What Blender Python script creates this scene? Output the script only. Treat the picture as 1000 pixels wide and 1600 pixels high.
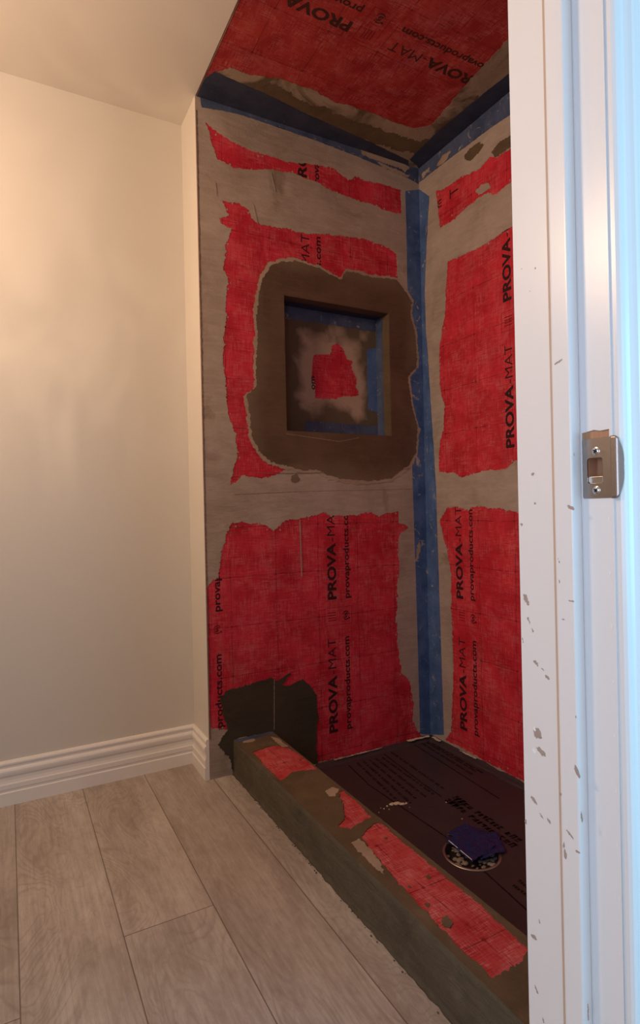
import bpy, bmesh, math, random
from mathutils import Vector, Matrix, noise
random.seed(7)
S = bpy.context.scene
COL = S.collection
for o in list(bpy.data.objects):
    bpy.data.objects.remove(o)

# ------------------------------------------------------------------ camera
FPX, YAW, PITCH, ROLL, CAMZ = 904.72, 0.4953, -0.0011, -0.0216, 0.914
fw = Vector((math.sin(YAW) * math.cos(PITCH), math.cos(YAW) * math.cos(PITCH), math.sin(PITCH)))
rt = Vector((math.cos(YAW), -math.sin(YAW), 0)); up = rt.cross(fw)
RR = math.cos(ROLL) * rt + math.sin(ROLL) * up
UU = -math.sin(ROLL) * rt + math.cos(ROLL) * up
cd = bpy.data.cameras.new('camera'); cam = bpy.data.objects.new('camera', cd); COL.objects.link(cam)
cd.sensor_fit = 'VERTICAL'; cd.sensor_height = 36; cd.lens = FPX * 36 / 1600; cd.clip_start = 0.02
M = Matrix.Identity(4)
for i, v in enumerate((RR, UU, -fw)):
    for j in range(3): M[j][i] = v[j]
M[2][3] = CAMZ
cam.matrix_world = M
S.camera = cam

# ------------------------------------------------------------------ world, lamps, exposure
S.view_settings.view_transform = 'Standard'; S.view_settings.look = 'None'
S.view_settings.gamma = 1; S.view_settings.use_curve_mapping = False
S.view_settings.exposure = 0.0
W = bpy.data.worlds.new('daylight'); S.world = W; W.use_nodes = True
W.node_tree.nodes['Background'].inputs[0].default_value = (0.80, 0.86, 1.0, 1)
W.node_tree.nodes['Background'].inputs[1].default_value = 0.45

def area(name, loc, target, size, power, color, sy=None):
    l = bpy.data.lights.new(name, 'AREA'); l.energy = power; l.color = color; l.size = size
    if sy: l.shape = 'RECTANGLE'; l.size_y = sy
    o = bpy.data.objects.new(name, l); COL.objects.link(o); o.location = loc
    o.rotation_euler = (Vector(target) - Vector(loc)).to_track_quat('-Z', 'Y').to_euler()
    return o
area('vanity_light', (-0.80, 1.30, 1.86), (0.9, 2.0, 1.62), 0.45, 20, (1.0, 0.68, 0.43), 0.2)
area('hall_window_light', (1.15, -0.75, 1.05), (0.62, 0.43, 0.95), 0.9, 18, (0.27, 0.69, 1.0))
area('hall_left_light', (-0.75, -0.25, 1.0), (0.7, 0.6, 0.9), 0.7, 9.5, (0.66, 0.77, 1.0))
# warm light thrown on the painted wall in soft streaks, as off a glossy fitting
sl = bpy.data.lights.new('streak_light', 'SPOT'); sl.energy = 15; sl.color = (1.0, 0.74, 0.50); sl.spot_size = 1.15; sl.spot_blend = 1.0; sl.shadow_soft_size = 0.01
so_ = bpy.data.objects.new('streak_light', sl); COL.objects.link(so_); so_.location = (-0.35, 0.95, 0.75)
so_.rotation_euler = (Vector((0.10, 2.1, 1.75)) - so_.location).to_track_quat('-Z', 'Y').to_euler()
sl.use_nodes = True; lt_ = sl.node_tree; em_ = lt_.nodes['Emission']
g_ = lt_.nodes.new('ShaderNodeNewGeometry'); mp_ = lt_.nodes.new('ShaderNodeMapping'); mp_.inputs['Scale'].default_value = (11, 11, 1.6); mp_.inputs['Rotation'].default_value = (0.0, 0.30, 0.0)
tn_ = lt_.nodes.new('ShaderNodeTexNoise'); tn_.inputs['Scale'].default_value = 1.0; tn_.inputs['Detail'].default_value = 2.0; tn_.inputs['Distortion'].default_value = 0.6
mr_ = lt_.nodes.new('ShaderNodeMapRange'); mr_.inputs['From Min'].default_value = 0.42; mr_.inputs['From Max'].default_value = 0.68
lt_.links.new(g_.outputs['Incoming'], mp_.inputs[0]); lt_.links.new(mp_.outputs[0], tn_.inputs['Vector']); lt_.links.new(tn_.outputs['Fac'], mr_.inputs[0]); lt_.links.new(mr_.outputs[0], em_.inputs['Strength'])


# ------------------------------------------------------------------ planes of the place
XS, YN, YP, XR, H, ZP = 0.594, 1.938, 2.113, 1.555, 2.35, -0.05
XC0, XC1, ZC = 0.682, 0.828, 0.120
XJ, YJ0, YJ1 = 0.62, 0.430, 0.572
YB = 2.03
NX0, NX1, NZ0, NZ1 = 0.912, 1.385, 1.212, 1.717

PL = {  # axis, value, u vector, v vector (u x v = outward normal)
 'N': (1, YN, Vector((1, 0, 0)), Vector((0, 0, 1))),
 'B': (1, YB, Vector((1, 0, 0)), Vector((0, 0, 1))),
 'R': (0, XR, Vector((0, -1, 0)), Vector((0, 0, 1))),
 'Q': (0, NX1 - 0.003, Vector((0, -1, 0)), Vector((0, 0, 1))),
 'J': (0, XJ, Vector((0, -1, 0)), Vector((0, 0, 1))),
 'K': (0, 0.602, Vector((0, -1, 0)), Vector((0, 0, 1))),
 'O': (0, XC0, Vector((0, -1, 0)), Vector((0, 0, 1))),
 'C': (2, H, Vector((1, 0, 0)), Vector((0, -1, 0))),
 'D': (2, NZ1 - 0.003, Vector((1, 0, 0)), Vector((0, -1, 0))),
 'P': (2, ZP, Vector((1, 0, 0)), Vector((0, 1, 0))),
 'T': (2, ZC, Vector((1, 0, 0)), Vector((0, 1, 0))),
 'F': (2, 0.0, Vector((1, 0, 0)), Vector((0, 1, 0))),
}
def at(pl, u, v):
    ax, val, U, V = PL[pl]
    d = fw + RR * ((u - 500) / FPX) - UU * ((v - 800) / FPX)
    o = Vector((0, 0, CAMZ)); t = (val - o[ax]) / d[ax]
    p = o + d * t
    return (p.dot(U), p.dot(V))
def trace(pl, pts): return [at(pl, *p) for p in pts]
def frame(pl):
    ax, val, U, V = PL[pl]; n = U.cross(V)
    m = Matrix.Identity(4)
    for i, w in enumerate((U, V, n)):
        for j in range(3): m[j][i] = w[j]
    m[ax][3] = val
    return m

# ------------------------------------------------------------------ object helpers
def link(name, me, mat=None, parent=None, smooth=False):
    o = bpy.data.objects.new(name, me); COL.objects.link(o)
    if mat is not None and not me.materials: me.materials.append(mat)
    if parent is not None:
        me.transform(Matrix.Translation(-parent.location)); o.parent = parent
    if smooth:
        for p in me.polygons: p.use_smooth = True
    return o
def thing(name, label, cat, loc=(0, 0, 0), group=None):
    o = bpy.data.objects.new(name, None); COL.objects.link(o); o.location = loc
    o.empty_display_size = 0.05
    return tag(o, label, cat, group)
def tag(o, label, cat, group=None):
    o['label'] = label; o['category'] = cat
    if group: o['group'] = group
    return o
def struct(o, label=None):
    o['kind'] = 'structure'
    if label: o['label'] = label
    return o
def box_bm(bm, a, b, bevel=0.0, seg=2):
    r = bmesh.ops.create_cube(bm, size=1.0)
    vs = r['verts']
    for v in vs:
        v.co = Vector([(a[i] + b[i]) / 2 + v.co[i] * (b[i] - a[i]) for i in range(3)])
    if bevel:
        es = list({e for v in vs for e in v.link_edges})
        bmesh.ops.bevel(bm, geom=es, offset=bevel, segments=seg, affect='EDGES', profile=0.6)
def bm_mesh(bm, name):
    bmesh.ops.recalc_face_normals(bm, faces=bm.faces)
    me = bpy.data.meshes.new(name); bm.to_mesh(me); bm.free(); return me
def box(name, a, b, mat, parent=None, bevel=0.0):
    bm = bmesh.new(); box_bm(bm, a, b, bevel)
    return link(name, bm_mesh(bm, name), mat, parent)
def prism_z(name, prof, z0, z1, mat, parent=None):
    bm = bmesh.new()
    f = bm.faces.new([bm.verts.new((x, y, z0)) for x, y in prof])
    r = bmesh.ops.extrude_face_region(bm, geom=[f])
    for v in [g for g in r['geom'] if isinstance(g, bmesh.types.BMVert)]: v.co.z = z1
    return link(name, bm_mesh(bm, name), mat, parent)
def rough(loop, amp, step=0.005, seed=0.0, freq=1.0, bounds=None):
    out = []
    if bounds: loop = clamp(loop, *bounds)
    n = len(loop)
    for i in range(n):
        a = Vector(loop[i]); b = Vector(loop[(i + 1) % n])
        L = (b - a).length
        k = max(1, min(260, int(L / (step * 0.62))))
        d = (b - a).normalized() if L > 1e-9 else Vector((1, 0))
        nn = Vector((-d.y, d.x))
        for j in range(k):
            p = a + (b - a) * (j / k)
            if amp:
                q = Vector((p.x, p.y, seed))
                w = noise.noise(q * 26 * freq) * 1.2 + noise.noise(q * 70 * freq + Vector((9, 3, 1))) * 1.1 + noise.noise(q * 170 * freq + Vector((1, 7, 4))) * 1.0 + noise.noise(q * 380 * freq + Vector((4, 2, 8))) * 0.6
                w += 1.6 * max(0.0, noise.noise(q * 110 * freq + Vector((3, 3, 3))) - 0.28)
                w2 = noise.noise(q * 90 * freq + Vector((31, 17, 5)))
                o = p.copy()
                p = p + nn * w * amp + d * w2 * amp * 0.7
                if bounds:
                    for c_ in (0, 1):
                        lo, hi = bounds[2 * c_], bounds[2 * c_ + 1]
                        if o[c_] < lo + 1e-6 or o[c_] > hi - 1e-6: p = o; break
                        if p[c_] < lo + .0004: p[c_] = lo + .0004 + min(.002, (lo + .0004 - p[c_]) * .5)
                        if p[c_] > hi - .0004: p[c_] = hi - .0004 - min(.002, (p[c_] - hi + .0004) * .5)
            out.append((p.x, p.y))
    return out
def clamp(loop, u0, u1, v0, v1):
    return [(min(max(u, u0), u1), min(max(v, v0), v1)) for u, v in loop]
def fill_mesh(loops, w0, w1, pl, bev=0.0):
    cu = bpy.data.curves.new('tmp', 'CURVE'); cu.dimensions = '2D'; cu.fill_mode = 'BOTH'
    cu.extrude = (w1 - w0) / 2; cu.offset = 0
    for lp in loops:
        s = cu.splines.new('POLY'); s.points.add(len(lp) - 1); s.use_cyclic_u = True
        for i, (x, y) in enumerate(lp): s.points[i].co = (x, y, 0, 1)
    ob = bpy.data.objects.new('tmp', cu); COL.objects.link(ob)
    dg = bpy.context.evaluated_depsgraph_get()
    me = bpy.data.meshes.new_from_object(ob.evaluated_get(dg))
    bpy.data.objects.remove(ob); bpy.data.curves.remove(cu)
    me.materials.clear()
    me.transform(Matrix.Translation((0, 0, (w0 + w1) / 2)))
    me.transform(frame(pl))
    return me
def join_meshes(ms, name):
    bm = bmesh.new()
    for m in ms:
        bm.from_mesh(m)
    me = bpy.data.meshes.new(name); bm.to_mesh(me); bm.free()
    return me
def patch(name, pl, loops, w0, w1, mat, parent=None):
    return link(name, fill_mesh(loops, w0, w1, pl), mat, parent)
FONT_BOLD = 0.03
def text_mesh(s, pl, origin, direction, length, height, w, bold=0.0, cap='P'):
    """lettering of a given length and capital height; direction = (du, dv) of reading in the plane"""
    cu = bpy.data.curves.new('tmp', 'FONT'); cu.body = s; cu.offset = bold; cu.extrude = 0.004; cu.resolution_u = 3
    ob = bpy.data.objects.new('tmp', cu); COL.objects.link(ob)
    dg = bpy.context.evaluated_depsgraph_get()
    me = bpy.data.meshes.new_from_object(ob.evaluated_get(dg))
    bpy.data.objects.remove(ob); bpy.data.curves.remove(cu)
    me.materials.clear()
    x0 = min(v.co.x for v in me.vertices); x1 = max(v.co.x for v in me.vertices)
    sx = length / (x1 - x0); sy = height / 0.70
    d = Vector(direction).normalized(); n = Vector((-d.y, d.x))
    for v in me.vertices:
        a = (v.co.x - x0) * sx; b = v.co.y * sy
        p = Vector(origin) + d * a + n * b
        v.co = (p.x, p.y, w + (0.0003 if v.co.z > 0 else 0.0))
    me.transform(frame(pl))
    return me

# ------------------------------------------------------------------ materials
def mat_new(name):
    m = bpy.data.materials.new(name); m.use_nodes = True
    nt = m.node_tree; b = nt.nodes['Principled BSDF']
    return m, nt, b
def N(nt, t, **k):
    n = nt.nodes.new(t)
    for a, v in k.items():
        if a in n.bl_rna.properties.keys(): setattr(n, a, v)
        else: n.inputs[a].default_value = v
    return n
def ramp(nt, src, stops):
    r = nt.nodes.new('ShaderNodeValToRGB')
    while len(r.color_ramp.elements) < len(stops): r.color_ramp.elements.new(0.5)
    for e, (p, c) in zip(r.color_ramp.elements, stops):
        e.position = p; e.color = (c, c, c, 1) if not isinstance(c, tuple) else (*c, 1)
    nt.links.new(src, r.inputs[0]); return r
def coords(nt, scale=(1, 1, 1), rot=(0, 0, 0)):
    g = nt.nodes.new('ShaderNodeNewGeometry')
    mp = nt.nodes.new('ShaderNodeMapping'); mp.inputs['Scale'].default_value = scale; mp.inputs['Rotation'].default_value = rot
    nt.links.new(g.outputs['Position'], mp.inputs[0]); return mp.outputs[0]
def nz(nt, vec, scale, detail=4, rough_=0.55, dist=0.0):
    n = nt.nodes.new('ShaderNodeTexNoise'); n.inputs['Scale'].default_value = scale
    n.inputs['Detail'].default_value = detail; n.inputs['Roughness'].default_value = rough_; n.inputs['Distortion'].default_value = dist
    nt.links.new(vec, n.inputs['Vector']); return n.outputs['Fac']
def mix(nt, fac, a, b, blend='MIX'):
    m = nt.nodes.new('ShaderNodeMix'); m.data_type = 'RGBA'; m.blend_type = blend
    for s, v in ((0, fac), (6, a), (7, b)):
        if isinstance(v, (int, float)): m.inputs[s].default_value = v
        elif isinstance(v, tuple): m.inputs[s].default_value = (*v, 1)
        else: nt.links.new(v, m.inputs[s])
    return m.outputs[2]
def math_(nt, op, a, b=0.0, c=None, clampit=False):
    m = nt.nodes.new('ShaderNodeMath'); m.operation = op; m.use_clamp = clampit
    for i, v in enumerate((a, b, c)):
        if v is None: continue
        if isinstance(v, (int, float)): m.inputs[i].default_value = v
        else: nt.links.new(v, m.inputs[i])
    return m.outputs[0]
def bump(nt, b, h, strength=0.3, dist=0.002):
    n = nt.nodes.new('ShaderNodeBump'); n.inputs['Strength'].default_value = strength; n.inputs['Distance'].default_value = dist
    nt.links.new(h, n.inputs['Height']); nt.links.new(n.outputs[0], b.inputs['Normal'])
def sep(nt, vec):
    s = nt.nodes.new('ShaderNodeSeparateXYZ'); nt.links.new(vec, s.inputs[0]); return s.outputs

def red_mat(name, a, b_, axes, haze=0.5):
    """woven red mat with printed grid; axes = the two world axes lying in the sheet, with line offsets"""
    m, nt, b = mat_new(name)
    P = coords(nt)
    big = nz(nt, P, 9, 5, 0.6)
    fine = nz(nt, P, 60, 6, 0.7)
    col = mix(nt, ramp(nt, big, [(0.34, 0.0), (0.66, 1.0)]).outputs[0], a, b_)
    # fibre haze: two families of stretched noise
    xyz = sep(nt, P)
    sc = [1, 1, 1]; sc2 = [1, 1, 1]
    (i0, o0), (i1, o1) = axes
    sc[i0] = 14; sc2[i1] = 14
    f1 = nz(nt, coords(nt, tuple(sc)), 26, 5, 0.7); f2 = nz(nt, coords(nt, tuple(sc2)), 26, 5, 0.7)
    fib = math_(nt, 'MULTIPLY', math_(nt, 'ADD', f1, f2), 0.5)
    hz = math_(nt, 'MULTIPLY', ramp(nt, fib, [(0.47, 0.0), (0.58, 1.0)]).outputs[0], ramp(nt, nz(nt, P, 14, 5, 0.65, 0.6), [(0.42, 0.15), (0.62, 1.0)]).outputs[0])
    col = mix(nt, math_(nt, 'MULTIPLY', hz, haze), col, (0.62, 0.20, 0.20))
    dk = ramp(nt, fib, [(0.36, 1.0), (0.50, 0.0)]).outputs[0]
    col = mix(nt, math_(nt, 'MULTIPLY', dk, 0.35), col, (0.22, 0.004, 0.012))
    # broad pale smears
    sm = ramp(nt, nz(nt, coords(nt, (1, 1, 1), (0.5, 0.6, 0.4)), 5, 7, 0.7, 1.5), [(0.52, 0.0), (0.75, 1.0)]).outputs[0]
    col = mix(nt, math_(nt, 'MULTIPLY', sm, haze * 0.8), col, (0.50, 0.13, 0.14))
    # grid
    wob = math_(nt, 'MULTIPLY', math_(nt, 'SUBTRACT', nz(nt, P, 5, 2), 0.5), 0.014)
    def line(i, off, per, wid):
        v = math_(nt, 'ADD', math_(nt, 'SUBTRACT', xyz[i], off), wob)
        f = math_(nt, 'FRACT', math_(nt, 'DIVIDE', v, per))
        d = math_(nt, 'MULTIPLY', math_(nt, 'ABSOLUTE', math_(nt, 'SUBTRACT', f, 0.5)), per)
        return d, math_(nt, 'LESS_THAN', d, wid)
    d0, g0 = line(i0, o0 + 0.0875, 0.175, 0.0011); d1, g1 = line(i1, o1 + 0.0875, 0.175, 0.0011)
    dot = math_(nt, 'LESS_THAN', math_(nt, 'ADD', math_(nt, 'MULTIPLY', d0, d0), math_(nt, 'MULTIPLY', d1, d1)), 0.000018)
    g = math_(nt, 'MULTIPLY', math_(nt, 'MAXIMUM', g0, g1), ramp(nt, nz(nt, P, 35, 3), [(0.38, 0.15), (0.58, 0.8)]).outputs[0])
    g = math_(nt, 'MAXIMUM', g, math_(nt, 'MULTIPLY', dot, 0.7))
    col = mix(nt, g, col, (0.10, 0.004, 0.010))
    # stray mortar flecks
    fl = ramp(nt, nz(nt, coords(nt, (1, 1, 1), (0.3, 0.9, 0.2)), 42, 6, 0.75, 1.0), [(0.70, 0.0), (0.74, 1.0)]).outputs[0]
    col = mix(nt, math_(nt, 'MULTIPLY', fl, 0.7), col, (0.50, 0.36, 0.30))
    nt.links.new(col, b.inputs['Base Color'])
    b.inputs['Roughness'].default_value = 0.72
    b.inputs['Specular IOR Level'].default_value = 0.25
    bump(nt, b, math_(nt, 'ADD', fib, math_(nt, 'MULTIPLY', fine, 0.5)), 0.35, 0.0015)
    return m
RED_N = red_mat('red mat niche wall', (0.40, 0.005, 0.020), (0.62, 0.030, 0.060), ((0, 0.685), (2, 0.69)))
RED_R = red_mat('red mat right wall', (0.42, 0.005, 0.017), (0.62, 0.026, 0.045), ((1, 1.63), (2, 0.69)))
RED_C = red_mat('shaded red mat ceiling', (0.24, 0.008, 0.009), (0.36, 0.030, 0.024), ((0, 0.70), (1, 1.50)))  # same mat browner and darker, the ceiling's weak light put into the colour
RED_T = red_mat('red mat curb', (0.36, 0.015, 0.022), (0.52, 0.06, 0.06), ((0, 0.755), (1, 1.50)), 1.0)

def mortar_mat(name, a, b_, stain=None, st=(0.55, 0.66), sc=6.0, rough_=0.85, bmp=0.5, dry=None):
    m, nt, b = mat_new(name); P = coords(nt)
    col = mix(nt, ramp(nt, nz(nt, P, sc, 6, 0.6, 0.4), [(0.32, 0.0), (0.68, 1.0)]).outputs[0], a, b_)
    tr = nz(nt, coords(nt, (1, 1, 5), (0.2, 0.4, 0.1)), 12, 5, 0.65, 0.8)
    col = mix(nt, math_(nt, 'MULTIPLY', ramp(nt, tr, [(0.42, 0.0), (0.7, 1.0)]).outputs[0], 0.35), col, tuple(min(1, c * 1.28) for c in b_))
    if stain:
        col = mix(nt, ramp(nt, nz(nt, P, 4.2, 5, 0.6, 1.0), [(st[0], 0.0), (st[1], 0.85)]).outputs[0], col, stain)
    if dry:      # drying from the outer edge inwards
        x, y, z = sep(nt, P)
        dx = math_(nt, 'SUBTRACT', math_(nt, 'ABSOLUTE', math_(nt, 'SUBTRACT', x, (NX0 + NX1) / 2)), (NX1 - NX0) / 2)
        dz = math_(nt, 'SUBTRACT', math_(nt, 'ABSOLUTE', math_(nt, 'SUBTRACT', z, (NZ0 + NZ1) / 2)), (NZ1 - NZ0) / 2)
        d = math_(nt, 'ADD', math_(nt, 'MAXIMUM', dx, dz), math_(nt, 'MULTIPLY', math_(nt, 'SUBTRACT', nz(nt, P, 7, 3, 0.5), 0.5), 0.16))
        f = ramp(nt, math_(nt, 'MULTIPLY', d, 4.0), [(0.34, 0.0), (0.66, 0.75)]).outputs[0]
        col = mix(nt, f, col, dry)
    nt.links.new(col, b.inputs['Base Color']); b.inputs['Roughness'].default_value = rough_
    b.inputs['Specular IOR Level'].default_value = 0.25
    h = math_(nt, 'ADD', tr, math_(nt, 'MULTIPLY', nz(nt, P, 130, 4, 0.6), 0.5))
    bump(nt, b, h, bmp, 0.004)
    return m
MORTAR = mortar_mat('dry mortar', (0.29, 0.220, 0.180), (0.40, 0.32, 0.27), (0.20, 0.145, 0.10), (0.60, 0.74))
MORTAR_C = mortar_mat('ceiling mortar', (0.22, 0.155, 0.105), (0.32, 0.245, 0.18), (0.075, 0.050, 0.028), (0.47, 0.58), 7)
RIM = mortar_mat('drying mortar rim', (0.28, 0.20, 0.145), (0.38, 0.29, 0.22), None)
WET = mortar_mat('damp mortar', (0.085, 0.048, 0.030), (0.125, 0.075, 0.048), (0.15, 0.10, 0.066), (0.58, 0.76), sc=5, bmp=0.5, dry=(0.185, 0.130, 0.090))
WET2 = mortar_mat('darker damp mortar', (0.040, 0.031, 0.021), (0.060, 0.046, 0.031), None, sc=4, bmp=0.35)
CURBM = mortar_mat('curb mortar', (0.088, 0.058, 0.033), (0.130, 0.086, 0.050), (0.19, 0.135, 0.09), (0.58, 0.72), 8)
CURBF = mortar_mat('curb face mortar', (0.072, 0.057, 0.038), (0.105, 0.085, 0.058), (0.165, 0.130, 0.090), (0.58, 0.76), 9, bmp=1.0)

def tape_mat(name, a, b_, smear=0.64, c=(0.46, 0.38, 0.30)):
    m, nt, b = mat_new(name); P = coords(nt)
    col = mix(nt, ramp(nt, nz(nt, P, 14, 5, 0.6), [(0.35, 0.0), (0.65, 1.0)]).outputs[0], a, b_)
    s = ramp(nt, nz(nt, P, 26, 7, 0.75, 1.2), [(smear, 0.0), (smear + 0.06, 0.9)]).outputs[0]
    sc = ramp(nt, nz(nt, coords(nt, (1, 1, 0.15)), 90, 3, 0.6), [(0.60, 0.0), (0.72, 0.4)]).outputs[0]
    col = mix(nt, sc, col, tuple(x * 1.7 for x in b_)); col = mix(nt, s, col, c)
    nt.links.new(col, b.inputs['Base Color']); b.inputs['Roughness'].default_value = 0.6
    b.inputs['Specular IOR Level'].default_value = 0.3
    bump(nt, b, nz(nt, P, 60, 5, 0.6), 0.35, 0.002)
    return m
TAPE = tape_mat('blue sealing band', (0.040, 0.085, 0.21), (0.085, 0.145, 0.31), 0.60)
TAPE_S = tape_mat('smeared warm lit sealing band', (0.040, 0.058, 0.120), (0.080, 0.100, 0.175), 0.60)  # same band in duller blue, the warm light up there put into the colour
TAPE_D = tape_mat('shaded blue sealing band', (0.022, 0.028, 0.055), (0.040, 0.046, 0.080), 0.70)  # ceiling copy of the band, its shade put into the colour

def simple(name, c, rough_=0.5, metal=0.0, spec=0.5, noise_s=0, nb=0.0, var=0.1):
    m, nt, b = mat_new(name)
    b.inputs['Roughness'].default_value = rough_; b.inputs['Metallic'].default_value = metal; b.inputs['Specular IOR Level'].default_value = spec
    P = coords(nt)
    n = nz(nt, P, noise_s or 8, 4)
    nt.links.new(mix(nt, n, tuple(x * (1 - var) for x in c), tuple(min(1, x * (1 + var)) for x in c)), b.inputs['Base Color'])
    if nb: bump(nt, b, n, nb, 0.002)
    return m
PAINT = simple('wall paint', (0.66, 0.61, 0.55), 0.42, 0, 0.4, 7, 0.02, 0.015)
PAINT_C = simple('ceiling paint', (0.66, 0.60, 0.54), 0.6, 0, 0.3, 7, 0.0, 0.01)
TRIMW = simple('white baseboard paint', (0.82, 0.77, 0.73), 0.35, 0, 0.5, 40, 0.03, 0.02)
DOORW = simple('white door frame paint', (0.80, 0.80, 0.80), 0.28, 0, 0.5, 30, 0.04, 0.01)
SEAM = simple('caulk seam', (0.55, 0.42, 0.33), 0.7, 0, 0.3, 30)
CHIP = simple('chipped paint undercoat', (0.40, 0.33, 0.29), 0.8, 0, 0.2, 90, 0, 0.2)
CHIPW = simple('lifted white paint and hem highlight', (0.9, 0.9, 0.9), 0.5, 0, 0.3, 60)
METAL = simple('brushed nickel', (0.36, 0.315, 0.29), 0.36, 1.0, 0.5, 160, 0.05, 0.08)
SCREW = simple('bright screw steel', (0.75, 0.70, 0.66), 0.18, 1.0, 0.5, 60, 0, 0.05)
DARK = simple('dark recess', (0.03, 0.02, 0.018), 0.8, 0, 0.2)
RING = simple('drain ring steel', (0.45, 0.43, 0.42), 0.35, 0.9, 0.5, 120, 0.2, 0.3)
CRUMB = simple('dry mortar crumb', (0.62, 0.52, 0.42), 0.9, 0, 0.2, 80, 0.5, 0.1)
INK = simple('black print', (0.035, 0.010, 0.012), 0.75, 0, 0.2, 90, 0, 0.5)
INK_C = simple('brown black print', (0.05, 0.014, 0.010), 0.75, 0, 0.2, 90, 0, 0.5)
INK_T = simple('dark red print', (0.16, 0.006, 0.012), 0.75, 0, 0.2, 90, 0, 0.3)
INK_P = simple('pan black print', (0.010, 0.006, 0.008), 0.7, 0, 0.2, 90, 0, 0.3)
GYP = simple('unpainted core', (0.55, 0.5, 0.45), 0.9)
m, nt, b = mat_new('bare wood'); 
g = nz(nt, coords(nt, (1, 40, 3)), 8, 4, 0.6)
nt.links.new(mix(nt, g, (0.30, 0.13, 0.06), (0.58, 0.33, 0.19)), b.inputs['Base Color']); b.inputs['Roughness'].default_value = 0.8
WOOD = m
# shower pan membrane
m, nt, b = mat_new('dark shower pan membrane'); P = coords(nt)
c = mix(nt, nz(nt, P, 5, 4), (0.036, 0.023, 0.030), (0.060, 0.040, 0.048))
c = mix(nt, ramp(nt, nz(nt, P, 3.1, 6, 0.65, 0.8), [(0.52, 0.0), (0.72, 0.6)]).outputs[0], c, (0.066, 0.038, 0.024))
c = mix(nt, ramp(nt, nz(nt, P, 30, 7, 0.75, 1.0), [(0.70, 0.0), (0.78, 0.35)]).outputs[0], c, (0.25, 0.18, 0.15))
nt.links.new(c, b.inputs['Base Color']); b.inputs['Roughness'].default_value = 0.5; b.inputs['Specular IOR Level'].default_value = 0.35
bump(nt, b, nz(nt, P, 22, 4), 0.25, 0.004)
PAN = m
# niche back, damp at the edges
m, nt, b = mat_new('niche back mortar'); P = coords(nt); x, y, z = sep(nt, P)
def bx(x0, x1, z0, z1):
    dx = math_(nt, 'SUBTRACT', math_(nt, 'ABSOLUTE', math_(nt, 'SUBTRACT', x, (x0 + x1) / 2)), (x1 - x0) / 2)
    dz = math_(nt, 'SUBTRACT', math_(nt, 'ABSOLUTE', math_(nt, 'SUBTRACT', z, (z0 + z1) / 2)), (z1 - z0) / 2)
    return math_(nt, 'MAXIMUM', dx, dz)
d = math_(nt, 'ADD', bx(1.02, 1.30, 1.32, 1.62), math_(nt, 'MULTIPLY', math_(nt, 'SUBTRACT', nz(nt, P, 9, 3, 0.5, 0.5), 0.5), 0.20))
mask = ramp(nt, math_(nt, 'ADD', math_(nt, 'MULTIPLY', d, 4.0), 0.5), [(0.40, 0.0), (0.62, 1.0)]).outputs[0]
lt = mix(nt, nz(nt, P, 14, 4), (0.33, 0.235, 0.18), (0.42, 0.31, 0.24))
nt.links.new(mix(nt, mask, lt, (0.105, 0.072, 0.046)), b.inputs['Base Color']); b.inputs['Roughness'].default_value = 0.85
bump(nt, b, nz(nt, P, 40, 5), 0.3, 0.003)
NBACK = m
# plank floor
m, nt, b = mat_new('vinyl plank floor'); P = coords(nt); x, y, z = sep(nt, P)
pw = 0.2015
px_ = math_(nt, 'DIVIDE', math_(nt, 'SUBTRACT', x, 0.0035), pw)
idx = math_(nt, 'FLOOR', px_); fx = math_(nt, 'FRACT', px_)
# end seams: one at y=1.317 in the second plank
is1 = math_(nt, 'COMPARE', idx, 1.0, 0.2); isn = math_(nt, 'LESS_THAN', idx, -0.5)
offy = math_(nt, 'ADD', math_(nt, 'ADD', math_(nt, 'MULTIPLY', is1, 0.537), math_(nt, 'MULTIPLY', isn, 0.42)), 0.78)
py = math_(nt, 'DIVIDE', math_(nt, 'SUBTRACT', y, offy), 1.52)
iy = math_(nt, 'FLOOR', py); fy = math_(nt, 'FRACT', py)
wn = nt.nodes.new('ShaderNodeTexWhiteNoise'); wn.noise_dimensions = '2D'
cx = nt.nodes.new('ShaderNodeCombineXYZ'); nt.links.new(idx, cx.inputs[0]); nt.links.new(iy, cx.inputs[1]); nt.links.new(cx.outputs[0], wn.inputs['Vector'])
rnd = wn.outputs['Value']
vec = nt.nodes.new('ShaderNodeCombineXYZ')
nt.links.new(math_(nt, 'ADD', x, math_(nt, 'MULTIPLY', rnd, 7.3)), vec.inputs[0])
nt.links.new(math_(nt, 'ADD', math_(nt, 'MULTIPLY', y, 0.30), math_(nt, 'MULTIPLY', rnd, 3.1)), vec.inputs[1])
fieldn = nz(nt, vec.outputs[0], 6.0, 3, 0.45, 1.1)
rings = math_(nt, 'FRACT', math_(nt, 'MULTIPLY', fieldn, 22.0))
rings = ramp(nt, rings, [(0.0, 0.0), (0.55, 1.0), (1.0, 0.0)]).outputs[0]
v2 = nt.nodes.new('ShaderNodeCombineXYZ')
nt.links.new(math_(nt, 'ADD', x, math_(nt, 'MULTIPLY', rnd, 5.0)), v2.inputs[0]); nt.links.new(math_(nt, 'MULTIPLY', y, 0.05), v2.inputs[1])
streak = nz(nt, v2.outputs[0], 120, 5, 0.65)
cloud = nz(nt, vec.outputs[0], 6, 4, 0.6)
col = mix(nt, ramp(nt, cloud, [(0.3, 0.0), (0.7, 1.0)]).outputs[0], (0.34, 0.268, 0.225), (0.60, 0.52, 0.455))
mot = nz(nt, coords(nt, (1, .35, 1)), 55, 6, 0.75)
col = mix(nt, ramp(nt, mot, [(0.36, 0.30), (0.52, 0.0)]).outputs[0], col, (0.26, 0.195, 0.155))
col = mix(nt, ramp(nt, mot, [(0.56, 0.0), (0.72, 0.35)]).outputs[0], col, (0.70, 0.64, 0.59))
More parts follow.
